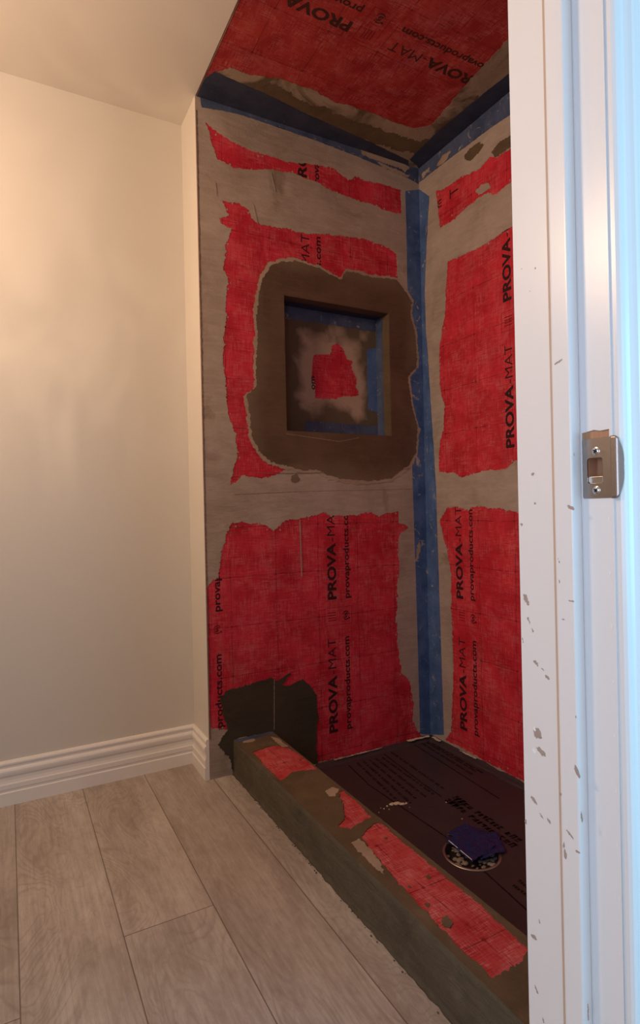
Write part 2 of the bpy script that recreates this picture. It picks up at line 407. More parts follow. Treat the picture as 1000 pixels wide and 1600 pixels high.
col = mix(nt, ramp(nt, streak, [(0.36, 0.30), (0.58, 0.0)]).outputs[0], col, (0.24, 0.175, 0.135))
rm = math_(nt, 'MULTIPLY', ramp(nt, rings, [(0.0, 0.34), (0.5, 0.0)]).outputs[0], ramp(nt, nz(nt, vec.outputs[0], 4.0, 2), [(0.42, 0.12), (0.56, 1.0)]).outputs[0])
col = mix(nt, rm, col, (0.23, 0.165, 0.125))
col = mix(nt, ramp(nt, streak, [(0.60, 0.0), (0.80, 0.30)]).outputs[0], col, (0.64, 0.58, 0.53))
kn = ramp(nt, nz(nt, P, 17, 4, 0.6, 0.5), [(0.70, 0.0), (0.78, 0.55)]).outputs[0]
col = mix(nt, kn, col, (0.17, 0.12, 0.09))
col = mix(nt, 1.0, col, mix(nt, rnd, (0.93, 0.93, 0.93), (1.05, 1.05, 1.05)), 'MULTIPLY')
ex = math_(nt, 'MULTIPLY', math_(nt, 'MINIMUM', fx, math_(nt, 'SUBTRACT', 1.0, fx)), pw)
ey = math_(nt, 'MULTIPLY', math_(nt, 'MINIMUM', fy, math_(nt, 'SUBTRACT', 1.0, fy)), 1.52)
e = math_(nt, 'MINIMUM', ex, ey)
seam = math_(nt, 'LESS_THAN', e, 0.0012)
col = mix(nt, math_(nt, 'MULTIPLY', seam, 0.75), col, (0.10, 0.065, 0.045))
nt.links.new(col, b.inputs['Base Color']); b.inputs['Roughness'].default_value = 0.42; b.inputs['Specular IOR Level'].default_value = 0.35
hh = math_(nt, 'ADD', math_(nt, 'MULTIPLY', streak, 0.12), math_(nt, 'MULTIPLY', ramp(nt, math_(nt, 'MULTIPLY', e, 200), [(0.0, 0.0), (0.6, 1.0)]).outputs[0], 1.0))
bump(nt, b, hh, 0.25, 0.0015)
PLANK = m

# ================================================================== STRUCTURE
struct(box('floor', (-1.2, -1.4, -0.06), (XC0 + 0.004, YP, 0.0), PLANK))
struct(box('floor', (XC0 + 0.004, YJ0 + 0.0, -0.14), (XR + 0.0, YN, ZP - 0.024), DARK))
struct(box('floor', (XC0 + 0.006, -1.4, -0.06), (2.0, YJ0 - 0.002, 0.0), PLANK))
struct(box('ceiling', (-1.2, YJ1 - 0.01, H), (XS + 0.002, YP, H + 0.10), PAINT_C))
struct(box('ceiling', (XS + 0.004, YJ1 - 0.01, H + 0.004), (XR, YN, H + 0.10), GYP))
struct(box('wall_back', (-1.2, YP, -0.06), (XS, YP + 0.1, H + 0.1), PAINT))
bm = bmesh.new(); box_bm(bm, (XS, YN + 0.001, -0.06), (XS + 0.088, YP + 0.1, H + 0.1))
struct(link('wall_return', bm_mesh(bm, 'wall_return'), PAINT))
struct(box('wall_left', (-1.3, -0.0 + YJ1, -0.06), (-1.2, YP + 0.1, H + 0.1), PAINT))
# wall with the door opening (front of the room)
struct(box('wall_front', (XJ + 0.021, YJ0 + 0.012, -0.06), (XR + 0.1, YJ1 - 0.012, H + 0.1), PAINT))
struct(box('wall_front', (-1.3, YJ0 + 0.012, -0.06), (-0.175, YJ1 - 0.012, H + 0.1), PAINT))
struct(box('wall_front', (-0.175, YJ0 + 0.012, 2.06), (XJ + 0.021, YJ1 - 0.012, H + 0.1), PAINT))
# shower wall with niche: carcass with the recess cut in
nic = [(NX0, NZ0), (NX1, NZ0), (NX1, NZ1), (NX0, NZ1)]
rectN = [(XS + 0.0885, ZP - 0.05), (XR, ZP - 0.05), (XR, H + 0.1), (XS + 0.0885, H + 0.1)]
wn_ = patch('wall_shower_back', 'N', [rectN, nic], -(YB - YN) - 0.0, -0.0012, GYP)
wn2 = struct(wn_)
struct(box('wall_shower_back', (XS + 0.0885, YB + 0.004, ZP - 0.05), (XR, YB + 0.1, H + 0.1), GYP))
struct(box('wall_shower_right', (XR + 0.0012, YJ0 + 0.012, ZP - 0.05), (XR + 0.1, YB + 0.1, H + 0.1), GYP))

# baseboard with an ogee profile, mitred at the return
prof = [(0, 0), (0.0155, 0), (0.0155, 0.040), (0.0125, 0.043), (0.0125, 0.049), (0.0145, 0.052), (0.0145, 0.066),
        (0.0120, 0.070), (0.0105, 0.078), (0.0105, 0.088), (0.0135, 0.094), (0.0150, 0.102), (0.0150, 0.108), (0.0125, 0.113),
        (0.0085, 0.117), (0.0085, 0.123), (0.0110, 0.127), (0.0110, 0.132), (0.0075, 0.137), (0.0045, 0.139), (0, 0.139)]
def baseboard(name, fa, fb, mat):
    bm = bmesh.new()
    A = [bm.verts.new(fa(d, z)) for d, z in prof]; B = [bm.verts.new(fb(d, z)) for d, z in prof]
    n = len(prof)
    for i in range(n): bm.faces.new((A[i], A[(i + 1) % n], B[(i + 1) % n], B[i]))
    bm.faces.new(A); bm.faces.new(B[::-1])
    return struct(link(name, bm_mesh(bm, name), mat))
baseboard('baseboard_back', lambda d, z: (-1.2, YP - d, z), lambda d, z: (XS - d - 0.0004, YP - d, z), TRIMW)
baseboard('baseboard_return', lambda d, z: (XS - d, YP - d - 0.0004, z), lambda d, z: (XS - d, YN + 0.002, z), TRIMW)

# door frame
door = struct(bpy.data.objects.new('door_1', None), 'white painted door frame with scuffed and chipped paint at the right'); COL.objects.link(door)
door.location = (XJ, YJ0, 0)
zt = 2.05
mort = trace('J', [(911, 677), (952, 673), (955, 690), (957, 772), (912, 776)])
mort = [(u, v) for u, v in mort]
mo_u0, mo_u1 = -YJ0 - 0.040, -YJ0 - 0.0035
mort = [(mo_u0, 0.924), (mo_u1, 0.924), (mo_u1, 1.003), (mo_u1 - 0.012, 1.0025), (mo_u1 - 0.020, 1.0045), (mo_u0, 1.0025)]
latch = [at('J', 918, 716), at('J', 918, 757), at('J', 942, 756), at('J', 942, 715)]
rectJ = [(-YJ1, 0.0), (-YJ0, 0.0), (-YJ0, zt), (-YJ1, zt)]
patch('jamb_face', 'J', [rectJ, mort], -0.0022, 0.0, DOORW, door)
patch('jamb_core', 'J', [[(-YJ1, 0.0), (-YJ0 - .003, 0.0), (-YJ0 - .003, zt), (-YJ1, zt)], latch], -0.018, -0.0022, WOOD, door)
box('jamb_edge', (XJ + .0022, YJ0, 0), (XJ + .018, YJ0 + .003, zt), DOORW, door)
patch('latch_pocket', 'J', [[(u * 1.0, v) for u, v in rough(latch, 0.0)]], -0.0198, -0.0182, WOOD, door)
bm = bmesh.new(); box_bm(bm, (0.602, 0.4710, 0.0), (XJ - 0.0002, 0.4985, zt), 0.0035, 4)
link('door_stop', bm_mesh(bm, 'door_stop'), DOORW, door)
box('caulk_seam', (XJ - 0.0008, 0.4986, 0.0), (XJ - 0.0002, 0.5145, zt), SEAM, door)
# left jamb + head, out of the picture
box('jamb_face', (-0.175, YJ0, 0.0), (-0.155, YJ1, zt), DOORW, door)
box('head_jamb', (-0.155, YJ0, zt - 0.02), (XJ - 0.002, YJ1, zt), DOORW, door)
# casing with profile on the hall side
cas = [(XJ + 0.0030, YJ0), (XJ + 0.0030, YJ0 - 0.0070), (XJ + 0.0055, YJ0 - 0.0105), (XJ + 0.0085, YJ0 - 0.0120), (XJ + 0.0120, YJ0 - 0.0112), (XJ + 0.0135, YJ0 - 0.0085),
       (XJ + 0.0160, YJ0 - 0.0080), (XJ + 0.0230, YJ0 - 0.0090), (XJ + 0.0270, YJ0 - 0.0120), (XJ + 0.0300, YJ0 - 0.0150), (XJ + 0.0340, YJ0 - 0.0160),
       (XJ + 0.0380, YJ0 - 0.0150), (XJ + 0.046, YJ0 - 0.0145), (XJ + 0.058, YJ0 - 0.0170), (XJ + 0.063, YJ0 - 0.0150), (XJ + 0.064, YJ0)]
c = prism_z('trim_1', cas, 0.0, zt + 0.06, DOORW); struct(c)
lc = [(-0.16 - (x - XJ), y) for x, y in cas]
struct(prism_z('trim_2', lc, 0.0, zt + 0.06, DOORW))
# chipped paint on the frame
def blob(pl, u, v, w, h, ang=0.0, seed=0, amp=0.0012):
    cu, cv = at(pl, u, v); L = []
    for i in range(14):
        a = i / 14 * 2 * math.pi; r = 1 + 0.35 * noise.noise(Vector((math.cos(a) * 1.3, math.sin(a) * 1.3, seed)))
        x = math.cos(a) * w / 2 * r; y = math.sin(a) * h / 2 * r
        L.append((cu + x * math.cos(ang) - y * math.sin(ang), cv + x * math.sin(ang) + y * math.cos(ang)))
    return rough(L, amp, 0.0012, seed + 0.5, 4)
ch = []
for i, (pl, u, v, w, h, a) in enumerate([
    ('J', 823, 938, .0065, .014, .5), ('J', 826, 970, .003, .009, .5), ('J', 832, 984, .002, .006, .3), ('J', 836, 787, .004, .004, 0),
    ('J', 833, 741, .003, .003, 0), ('J', 840, 1146, .014, .015, -.5), ('J', 845, 1174, .016, .007, -.4), ('J', 834, 1250, .013, .004, -.6),
    ('J', 846, 1275, .009, .003, -.6), ('J', 858, 1283, .008, .002, -.7), ('J', 838, 1036, .010, .005, -.6), ('J', 855, 1058, .009, .004, -.5), ('J', 848, 1046, .004, .002, -.5),
    ('J', 834, 1464, .010, .005, .2), ('J', 815, 820, .002, .004, 0), ('J', 822, 1284, .002, .006, 0), ('J', 817, 1000, .002, .008, .1), ('J', 838, 1545, .002, .010, .5), ('J', 849, 1594, .002, .008, .1),
    ('J', 843, 1440, .001, .006, .4), ('J', 836, 420, .0015, .003, .3), ('J', 828, 455, .0012, .002, .3), ('J', 815, 420, .0015, .002, .3)]):
    ch.append(fill_mesh([blob(pl, u, v, w, h, a, i * 3.1)], 0.00002, 0.0003, pl))
for i, (pl, u, v, w, h, a) in enumerate([
    ('K', 892, 793, .010, .004, -.4), ('K', 893, 939, .007, .002, 0), ('K', 872, 566, .012, .003, .25), ('K', 902, 1206, .006, .014, .5), ('K', 891, 1304, .013, .003, -.6),
    ('K', 883, 1335, .004, .012, 0), ('K', 881, 1320, .002, .008, 0), ('K', 909, 1277, .002, .014, .1), ('K', 903, 1331, .006, .003, 0), ('K', 880, 968, .004, .002, 0), ('K', 874, 908, .001, .004, 0),
    ('K', 874, 878, .001, .003, 0), ('K', 876, 1241, .004, .004, 0), ('K', 897, 710, .0015, .003, 0), ('K', 900, 1120, .001, .003, 0), ('K', 919, 1580, .002, .020, 0), ('K', 872, 873, .001, .003, 0)]):
    ch.append(fill_mesh([blob(pl, u, v, w, h, a, i * 2.7 + 50, .0006)], 0.00002, 0.0003, pl))
link('chipped_paint', join_meshes(ch, 'chips'), CHIP, door)['label'] = 'grey and tan chips where the white paint has come off'
ch = [fill_mesh([blob('J', 836, 1173, .009, .006, -.5, 3)], 0.0003, 0.0007, 'J'), fill_mesh([blob('J', 836, 1139, .003, .006, 0, 8)], 0.0003, 0.0007, 'J')]
for i in range(9):
    ch.append(fill_mesh([blob('J', 962 + i * 2.2 - 10, 810 + i * 85, .0012, .004 + .004 * random.random(), 0, i, .0004)], 0.0001, 0.0005, 'J'))
link('lifted_paint', join_meshes(ch, 'lift'), CHIPW, door)

# ================================================================== SHOWER LININGS
w_ = 0.0012   # mortar skin thickness
rN = [(XS + 0.001, ZP - 0.04), (XR, ZP - 0.04), (XR, H + 0.003), (XS + 0.001, H + 0.003)]
H1 = trace('N', [(321, 191), (340, 207), (360, 220), (390, 235), (420, 244), (449, 254), (490, 257), (524, 264), (545, 283), (555, 276), (569, 282), (598, 288), (626, 297),
                 (627, 335), (603, 329), (580, 319), (555, 312), (535, 305), (515, 297), (495, 285), (478, 279), (461, 271), (430, 266), (392, 265), (365, 262), (350, 254), (339, 249), (332, 225)])
H2 = trace('N', [(347, 314), (360, 315), (372, 317), (387, 327), (393, 342), (405, 350), (420, 354), (438, 356), (478, 365), (524, 368), (569, 373), (600, 384), (619, 396), (621, 432),
                 (632, 470), (632, 700), (560, 715), (448, 734), (432, 742), (404, 748), (380, 742), (360, 758), (364, 735), (372, 712), (366, 676), (356, 644), (350, 580), (348, 528), (354, 496), (352, 472),
                 (357, 440), (349, 422), (352, 405), (352, 385), (358, 370), (361, 357), (347, 350), (342, 341), (358, 338), (352, 326)])
H3 = trace('N', [(360, 818), (380, 816), (400, 818), (416, 822), (428, 828), (440, 818), (452, 812), (476, 810), (492, 804), (506, 800), (518, 806), (532, 804), (548, 806), (564, 802), (580, 802),
                 (592, 806), (608, 802), (622, 800), (623, 816), (640, 825), (627, 832), (622, 842), (623, 880), (620, 944), (620, 1000), (628, 1052), (640, 1064), (646, 1100), (644, 1124), (656, 1146), (659, 1156),
                 (500, 1190), (460, 1190), (420, 1160), (362, 1140), (340, 1138), (324, 1138), (322, 920), (332, 908), (342, 902), (344, 872), (352, 840)])
bN = (XS + 0.003, XR - 0.003, ZP + 0.002, H - 0.003)
nwall = thing('waterproofing_mat', 'red printed waterproofing mat and grey mortar on the shower wall around the square niche', 'waterproofing mat', (XS + 0.001, YN, ZP))
patch('mat', 'N', [rN, nic], -0.0012, 0.0, RED_N, nwall)
patch('mortar_coat', 'N', [rN, rough(H1, .0032, .004, 1, 1, bN), rough(H2, .0040, .004, 2, 1, bN), rough(H3, .0045, .004, 3, 1, bN)], 0.0004, w_, MORTAR, nwall)['label'] = 'dry grey brown mortar skimmed over the red mat'
B1 = trace('N', [(420, 410), (432, 406), (460, 402), (480, 410), (500, 416), (516, 426), (532, 433), (540, 420), (560, 423), (580, 430), (604, 431), (622, 434), (636, 452), (646, 470), (643, 490), (651, 520),
                 (654, 572), (640, 590), (644, 628), (655, 672), (652, 712), (640, 732), (612, 752), (580, 756), (540, 754), (512, 748), (492, 738), (472, 740), (452, 734), (420, 726), (400, 708), (388, 684),
                 (386, 652), (380, 620), (396, 606), (396, 560), (398, 520), (396, 492), (400, 456), (406, 432)])
def shrink(L, c, k): return [(c[0] + (u - c[0]) * k, c[1] + (v - c[1]) * k) for u, v in L]
cN = ((NX0 + NX1) / 2, (NZ0 + NZ1) / 2)
nic_r = rough([(NX0 + .001, NZ0 + .001), (NX1 - .001, NZ0 + .001), (NX1 - .001, NZ1 - .001), (NX0 + .001, NZ1 - .001)], 0.0010, 0.006, 4)
patch('mortar_rim', 'N', [rough(B1, .0040, .004, 11), nic_r], 0.0013, 0.0026, RIM, nwall)['label'] = 'pale drying edge of the mortar around the niche'
patch('mortar_coat', 'N', [rough(shrink(B1, cN, 0.972), .0034, .004, 12), nic_r], 0.0022, 0.0034, WET, nwall)['label'] = 'dark brown damp mortar framing the niche'
B2 = trace('N', [(424, 1060), (404, 1064), (372, 1074), (352, 1080), (343, 1092), (350, 1120), (354, 1142), (341, 1164), (352, 1178), (360, 1184), (364, 1212), (440, 1240), (500, 1200), (496, 1192), (494, 1160),
                 (497, 1120), (494, 1088), (488, 1074), (472, 1060), (462, 1066), (450, 1072), (440, 1070), (454, 1052), (444, 1056), (432, 1064)])
B2 = clamp(B2, XS + .002, XR, ZP - .03, H)
patch('mortar_coat', 'N', [rough(B2, .0035, .004, 21)], 0.0014, 0.0026, WET2, nwall)['label'] = 'dark damp mortar patch above the curb end'
patch('mortar_coat', 'N', [blob('N', 461, 748, .035, .035, 0, 4, .002)], 0.0013, 0.0018, WET, nwall)
patch('mortar_edge', 'N', [rough([(XS + .0015, .14), (XS + .0050, .14), (XS + .0042, 1.2), (XS + .0050, H - .05), (XS + .0015, H - .05)], .0016, .004, 27, 2, (XS + .0013, XS + .02, .1, H))], .0012, .0030, WET, nwall)
# trowel joint lines and scratches in the mortar
sc = []
for i, (a, b2, wd) in enumerate([((366, 773), (470, 768), .0016), ((470, 768), (652, 764), .0012), ((468, 812), (471, 900), .0035), ((428, 1062), (428, 1140), .0015), ((447, 678), (530, 690), .0012),
                                 ((530, 690), (560, 684), .001), ((410, 740), (560, 738), .001), ((600, 736), (640, 732), .001), ((423, 270), (430, 300), .002), ((395, 320), (402, 350), .0015), ((336, 286), (338, 306), .0018)]):
    p = Vector(at('N', *a)); q = Vector(at('N', *b2)); d = (q - p).normalized(); n = Vector((-d.y, d.x)) * wd / 2
    patch('trowel_ridge', 'N', [rough([tuple(p + n), tuple(p - n), tuple(q - n), tuple(q + n)], wd * .25, .004, i, 3)], 0.0010 if i in (0, 1) else 0.0026, 0.0016 if i in (0, 1) else 0.0037, WET if i in (0, 1, 6, 7) else RIM, nwall)

# printed lettering: one printed unit = product line, address line, bars and the round emblem
def swirl(c, r, w, pl):
    out = []
    def arc(cx, cy, ra, a0, a1, wid, k=12):
        o_ = [(cx + math.cos(a0 + (a1 - a0) * i / k) * (ra + wid * math.sin(math.pi * i / k) / 2), cy + math.sin(a0 + (a1 - a0) * i / k) * (ra + wid * math.sin(math.pi * i / k) / 2)) for i in range(k + 1)]
        i_ = [(cx + math.cos(a0 + (a1 - a0) * i / k) * (ra - wid * math.sin(math.pi * i / k) / 2), cy + math.sin(a0 + (a1 - a0) * i / k) * (ra - wid * math.sin(math.pi * i / k) / 2)) for i in range(k - 1, 0, -1)]
        return o_ + i_
    x, y = c
    for (dx, dy, ra, a0, a1, wd) in ((0, 0, r, 0.3, 3.0, r * .28), (0, 0, r, 3.5, 6.1, r * .28), (r * .22, 0, r * .5, 0.2, 3.6, r * .3), (-r * .22, 0, r * .5, 3.3, 6.8, r * .3), (0, 0, r * .22, 0, 5.5, r * .18)):
        out.append(fill_mesh([arc(x + dx, y + dy, ra, a0, a1, wd)], w, w + .0003, pl))
    out.append(fill_mesh([[(x + r * 1.0 + math.cos(t) * r * .22, y - r * .75 + math.sin(t) * r * .22) for t in [i * .7854 for i in range(8)]]], w, w + .0003, pl))
    return out
def print_unit(pl, base1, start, parts=('a', 'b', 'l'), d=(0, 1), ink=None, parent=None, row2=0.060):
    """base1 = coordinate of the baseline across the reading direction, start = coordinate along it"""
    D = Vector(d); n = Vector((-d[1], d[0])); ink = ink or INK
    def pt(along, across): return tuple(D * (start + along) + n * (base1 + across))
    def put(nm, ms, mt): link(nm, join_meshes(ms, nm), mt, parent)
    if 'a' in parts: put('product_lettering', [text_mesh('PROVA', pl, pt(0, 0), d, 0.218, 0.036, 0.00004, 0.035)], ink)
    if 'a' in parts or 'm' in parts: put('thin_lettering', [text_mesh('-MAT', pl, pt(0.224, 0), d, 0.137, 0.036, 0.00004, -0.006)], ink)
    if 'b' in parts: put('address_lettering', [text_mesh('provaproducts.com', pl, pt(0, -row2), d, 0.362, 0.0245, 0.00004, 0.022)], ink)
    if 'l' in parts:
        lm = []
        for k in range(4):
            a = pt(0.428 + k * 0.010, -0.002); b2 = pt(0.428 + k * 0.010, 0.032); c2 = pt(0.4308 + k * 0.010, 0.032); d2 = pt(0.4308 + k * 0.010, -0.002)
            lm.append(fill_mesh([[a, b2, c2, d2]], 0.00004, 0.0003, pl))
        put('printed_bars', lm, INK_T)
        put('printed_emblem', swirl(pt(0.444, -0.048), 0.0155, 0.00004, pl), ink)
        w2 = .0012
        A = [pt(0.410, -.075), pt(0.479, -.075), pt(0.479, .0465), pt(0.410, .0465)]; B = [pt(0.410 + w2, -.075 + w2), pt(0.479 - w2, -.075 + w2), pt(0.479 - w2, .0465 - w2), pt(0.410 + w2, .0465 - w2)]
        put('printed_frame', [fill_mesh([A, B], 0.00004, 0.0002, pl)], INK_T)
# N plane: reading up (0,1): across normal is -u, so base1 = -x
print_unit('N', -1.104, 0.064, parent=nwall)
print_unit('N', -1.110, 0.574, parent=nwall)
print_unit('N', -0.585, 0.064, ('b',), parent=nwall); print_unit('N', -0.585, 0.574, ('b',), parent=nwall)
link('printed_emblem', join_meshes(swirl((0.633, 0.512), 0.0135, 0.00004, 'N'), 'e'), INK_T, nwall)
print_unit('N', -1.026, 1.600, ('m',), parent=nwall)
link('address_lettering', text_mesh('s.com', 'N', (1.074, 1.845), (0, 1), .117, .0245, .00004, .02), INK, nwall)
print_unit('N', -1.020, 2.140, ('a', 'b'), parent=nwall, row2=0.054)

# right wall lining
u0, u1 = -YN, -(YJ1)
rR = [(u0, ZP - 0.04), (u1, ZP - 0.04), (u1, H + 0.003), (u0, H + 0.003)]
R1 = trace('R', [(682, 299), (698, 293), (714, 281), (734, 271), (750, 263), (766, 245), (776, 247), (797, 232), (830, 205), (850, 190), (850, 240), (797, 286), (776, 303), (763, 302), (747, 310), (730, 323), (711, 342), (688, 357), (685, 333)])
R1b = trace('R', [(744, 299), (752, 289), (763, 285), (766, 294), (756, 302), (748, 304)])
R2 = trace('R', [(700, 409), (734, 394), (766, 377), (799, 354), (830, 335), (860, 320), (860, 700), (820, 722), (806, 720), (789, 732), (754, 736), (722, 746), (708, 739), (686, 738), (687, 697), (693, 667), (695, 635), (687, 602), (687, 544), (691, 518), (696, 489), (698, 440)])
R3 = trace('R', [(687, 813), (698, 794), (715, 792), (733, 799), (738, 792), (754, 792), (782, 795), (810, 801), (840, 806), (880, 812), (880, 1255), (820, 1222), (760, 1190), (697, 1156), (705, 1142), (707, 1100), (708, 1030), (707, 995), (705, 925), (705, 897), (700, 865), (693, 837)])
bR = (u0 + 0.003, u1 - 0.003, ZP + 0.002, H - 0.003)
def cr(L): return clamp(L, *bR)
rwall = thing('waterproofing_mat', 'red printed waterproofing mat on the right shower wall beside the door frame', 'waterproofing mat', (XR, YN - 0.002, ZP))
patch('mat', 'R', [rR], -0.0012, 0.0, RED_R, rwall)
patch('mortar_coat', 'R', [rR, rough(R1, .0035, .004, 31, 1, bR), rough(R2, .0035, .004, 32, 1, bR), rough(R3, .004, .004, 33, 1, bR)], 0.0004, w_, MORTAR, rwall)['label'] = 'dry tan mortar skimmed over the red mat'
patch('mortar_coat', 'R', [rough(R1b, .003, .003, 35)], 0.0004, w_, MORTAR, rwall)
for i, L in enumerate([[(726, 243), (735, 232), (748, 222), (757, 226), (748, 240), (735, 252), (727, 250)], [(768, 238), (780, 222), (799, 212), (812, 205), (812, 220), (790, 236), (775, 246)]]):
    patch('mortar_coat', 'R', [rough(trace('R', L), .003, .003, 36 + i)], 0.0012, 0.0018, CURBM, rwall)
# R plane reading up: across normal is -u = +y; base1 = +y
print_unit('R', 1.716, 0.047, parent=rwall); print_unit('R', 1.722, 0.560, parent=rwall)
print_unit('R', 1.448, 1.122, ('a', 'l'), parent=rwall); print_unit('R', 1.448, 1.636, ('a',), parent=rwall)
link('address_lettering', text_mesh('m', 'R', at('R', 690, 322), (0, 1), .030, .034, .00004, .01), INK, rwall)
link('thin_lettering', text_mesh('T', 'R', at('R', 716, 302), (0, 1), .036, .050, .00004, -.004), INK, rwall)

# ceiling lining
rC = [(XS + 0.0045, -(YN)), (XR, -(YN)), (XR, -(YJ1)), (XS + 0.0045, -(YJ1))]
C1 = [(XS + .0065, -.66), (XS + .0065, -YN + .10)] + trace('C', [ (360, 106), (392, 117), (438, 123), (465, 132), (495, 143), (520, 158), (546, 165), (592, 180), (620, 193), (643, 200), (658, 199), (674, 195), (707, 157), (741, 117), (772, 85), (801, 54), (818, 22)]) + [(1.48, -.66)]
cwall = thing('waterproofing_mat', 'dim red printed waterproofing mat covering the shower ceiling', 'waterproofing mat', (XS, YN, H))
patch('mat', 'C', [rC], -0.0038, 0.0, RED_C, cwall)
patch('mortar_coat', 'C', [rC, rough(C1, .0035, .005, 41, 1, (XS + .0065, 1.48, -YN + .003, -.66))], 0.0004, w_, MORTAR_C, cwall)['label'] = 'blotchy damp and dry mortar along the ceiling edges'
DB = trace('C', [(400, 128), (430, 130), (452, 146), (480, 160), (505, 166), (530, 180), (560, 190), (590, 200), (625, 212), (655, 222), (690, 208), (720, 180), (745, 150), (756, 160), (730, 190), (700, 222), (650, 240), (600, 228), (560, 214), (520, 200), (480, 184), (440, 168), (415, 152)])
patch('mortar_coat', 'C', [rough(DB, .008, .005, 44)], 0.0012, 0.0018, CURBM, cwall)
# reading towards -x: direction (-1,0), across normal = (0,-1) -> base1 = -v = +y ... start = -x
def print_ceiling(xstart, yb):
    # reading towards -x with the feet of the letters towards the door
    print_unit('C', yb, -xstart, d=(-1, 0), ink=INK_C, parent=cwall, row2=.057)
for xs_, yb_ in ((1.430, 1.440), (0.925, 1.440)): print_ceiling(xs_, yb_)

def flecks(pl, loops, parent, seed, per=0.034):
    rnd_ = random.Random(seed); ms = []
    for L in loops:
        n = len(L)
        for i in range(n):
            a = Vector(L[i]); b2 = Vector(L[(i + 1) % n]); k = int((b2 - a).length / per + rnd_.random())
            for _ in range(k):
                p = a.lerp(b2, rnd_.random()) + Vector((rnd_.gauss(0, .006), rnd_.gauss(0, .007)))
                if XS + .01 < (p.x if pl == 'N' else 1) and not (pl == 'N' and NX0 - .01 < p.x < NX1 + .01 and NZ0 - .01 < p.y < NZ1 + .01):
                    r = rnd_.uniform(.0008, .0036); e = [(p.x + math.cos(t) * r * rnd_.uniform(.5, 1.4), p.y + math.sin(t) * r * rnd_.uniform(.5, 1.6)) for t in [q * .6283 for q in range(10)]]
                    ms.append(fill_mesh([e], .0003, .0010, pl))
    o = link('mortar_flecks', join_meshes(ms, 'flecks'), MORTAR, parent); o['kind'] = 'stuff'
flecks('N', [H1, H2, H3], nwall, 5); flecks('R', [cr(R1), cr(R2), cr(R3)], rwall, 6)

# ------------------------------------------------------------------ blue sealing bands
def band(label, pieces, loc):
    t = thing('sealing_band', label, 'sealing band', loc, 'blue sealing bands in the shower corners')
    for i, (nm, pl, L, amp, mt, w0, w1) in enumerate(pieces):
        patch(nm, pl, [rough(L, amp, .005, 60 + i)], w0, w1, mt, t)
    return t
xv = 1.4905
band('blue sealing band running up the corner between the two red shower walls', [
    ('flange', 'N', trace('N', [(633, 299), (635, 380), (636, 437), (640, 600), (644, 740), (647, 838), (649, 890), (652, 995), (656, 1146)]) + [(XR - .001, ZP + .012), (XR - .001, 2.262)], .0006, TAPE, .0012, .0021),
    ('flange', 'R', trace('R', [(671, 307), (667, 380), (664, 456), (666, 520), (669, 554), (674, 640), (678, 697), (682, 770), (684, 838), (689, 995), (694, 1148)]) + [(-YN + .0015, ZP + .012), (-YN + .0015, 2.262)], .0010, TAPE, .0012, .0021)],
    (XR - .03, YN - .003, ZP + .012))
band('blue sealing band along the top of the niche wall under the ceiling', [
    ('flange', 'N', [(0.612, H - .001)] + trace('N', [(315, 168), (345, 173), (380, 181), (438, 201), (490, 219), (535, 236), (570, 250), (603, 264), (640, 280)]) + [(XR - .002, 2.283), (XR - .002, H - .001)], .0012, TAPE_S, .0012, .0022),
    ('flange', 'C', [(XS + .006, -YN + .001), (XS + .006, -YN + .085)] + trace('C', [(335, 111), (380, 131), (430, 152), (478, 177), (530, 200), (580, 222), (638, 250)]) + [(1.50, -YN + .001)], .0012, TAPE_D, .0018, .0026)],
    (XS + .02, YN, H - .05))
band('blue sealing band along the top of the right shower wall under the ceiling', [
    ('flange', 'R', [(-YN + .002, H - .001)] + trace('R', [(656, 285), (690, 258), (730, 228), (765, 202), (797, 180)]) + [(-.60, 2.255), (-.60, H - .001)], .0012, TAPE_S, .0023, .0031),
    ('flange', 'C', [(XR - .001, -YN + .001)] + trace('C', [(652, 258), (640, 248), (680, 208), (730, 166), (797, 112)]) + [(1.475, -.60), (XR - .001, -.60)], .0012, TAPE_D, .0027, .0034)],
    (XR - .01, YN - .01, H - .05))
# mortar over the corner band at the ceiling and flecks on it
sm = []
for i, L in enumerate([[(560, 228), (580, 232), (600, 240), (622, 250), (640, 262), (632, 268), (610, 258), (585, 250), (566, 242)], [(590, 254), (620, 266), (640, 274), (637, 278), (600, 264)],
                       [(655, 843), (652, 852), (651, 862), (649, 878), (653, 872), (656, 860)]]):
    patch('mortar_smear', 'N', [rough(trace('N', L), .004, .003, 70 + i)], .0022, .0029, RIM, nwall)
sm = []
for i, L in enumerate([[(683, 260), (692, 244), (705, 236), (700, 248), (690, 258)], [(660, 272), (672, 262), (672, 268), (662, 278)]]):
    patch('mortar_smear', 'R', [rough(trace('R', L), .004, .003, 80 + i)], .0032, .0038, RIM, rwall)

# ------------------------------------------------------------------ niche
niche = thing('wall_niche', 'square recessed niche with red mat patch and blue taped edges in the shower wall', 'wall niche', ((NX0 + NX1) / 2, YN, NZ0))
rB = [(NX0, NZ0), (NX1, NZ0), (NX1, NZ1), (NX0, NZ1)]
patch('back_panel', 'B', [rB], -.003, 0.0, NBACK, niche)
RB = trace('B', [(491, 554), (515, 554), (519, 550), (517, 541), (527, 537), (536, 544), (542, 562), (550, 565), (547, 572), (552, 581), (557, 592), (556, 604), (561, 617), (552, 620), (536, 619), (525, 623), (493, 622), (492, 601), (487, 588), (488, 569)])
patch('exposed_mat', 'B', [rough(RB, .0035, .003, 90)], .0002, .0008, RED_N, niche)['label'] = 'ragged red patch of bare mat on the niche back'
link('printed_lettering', join_meshes([text_mesh('om', 'B', at('B', 492, 609), (0, 1), .052, .022, .0009, .012)], 'om'), INK, niche)
box('side_panel', (NX0, YN - .0020, NZ0), (NX0 + .003, YB, NZ1), WET, niche)
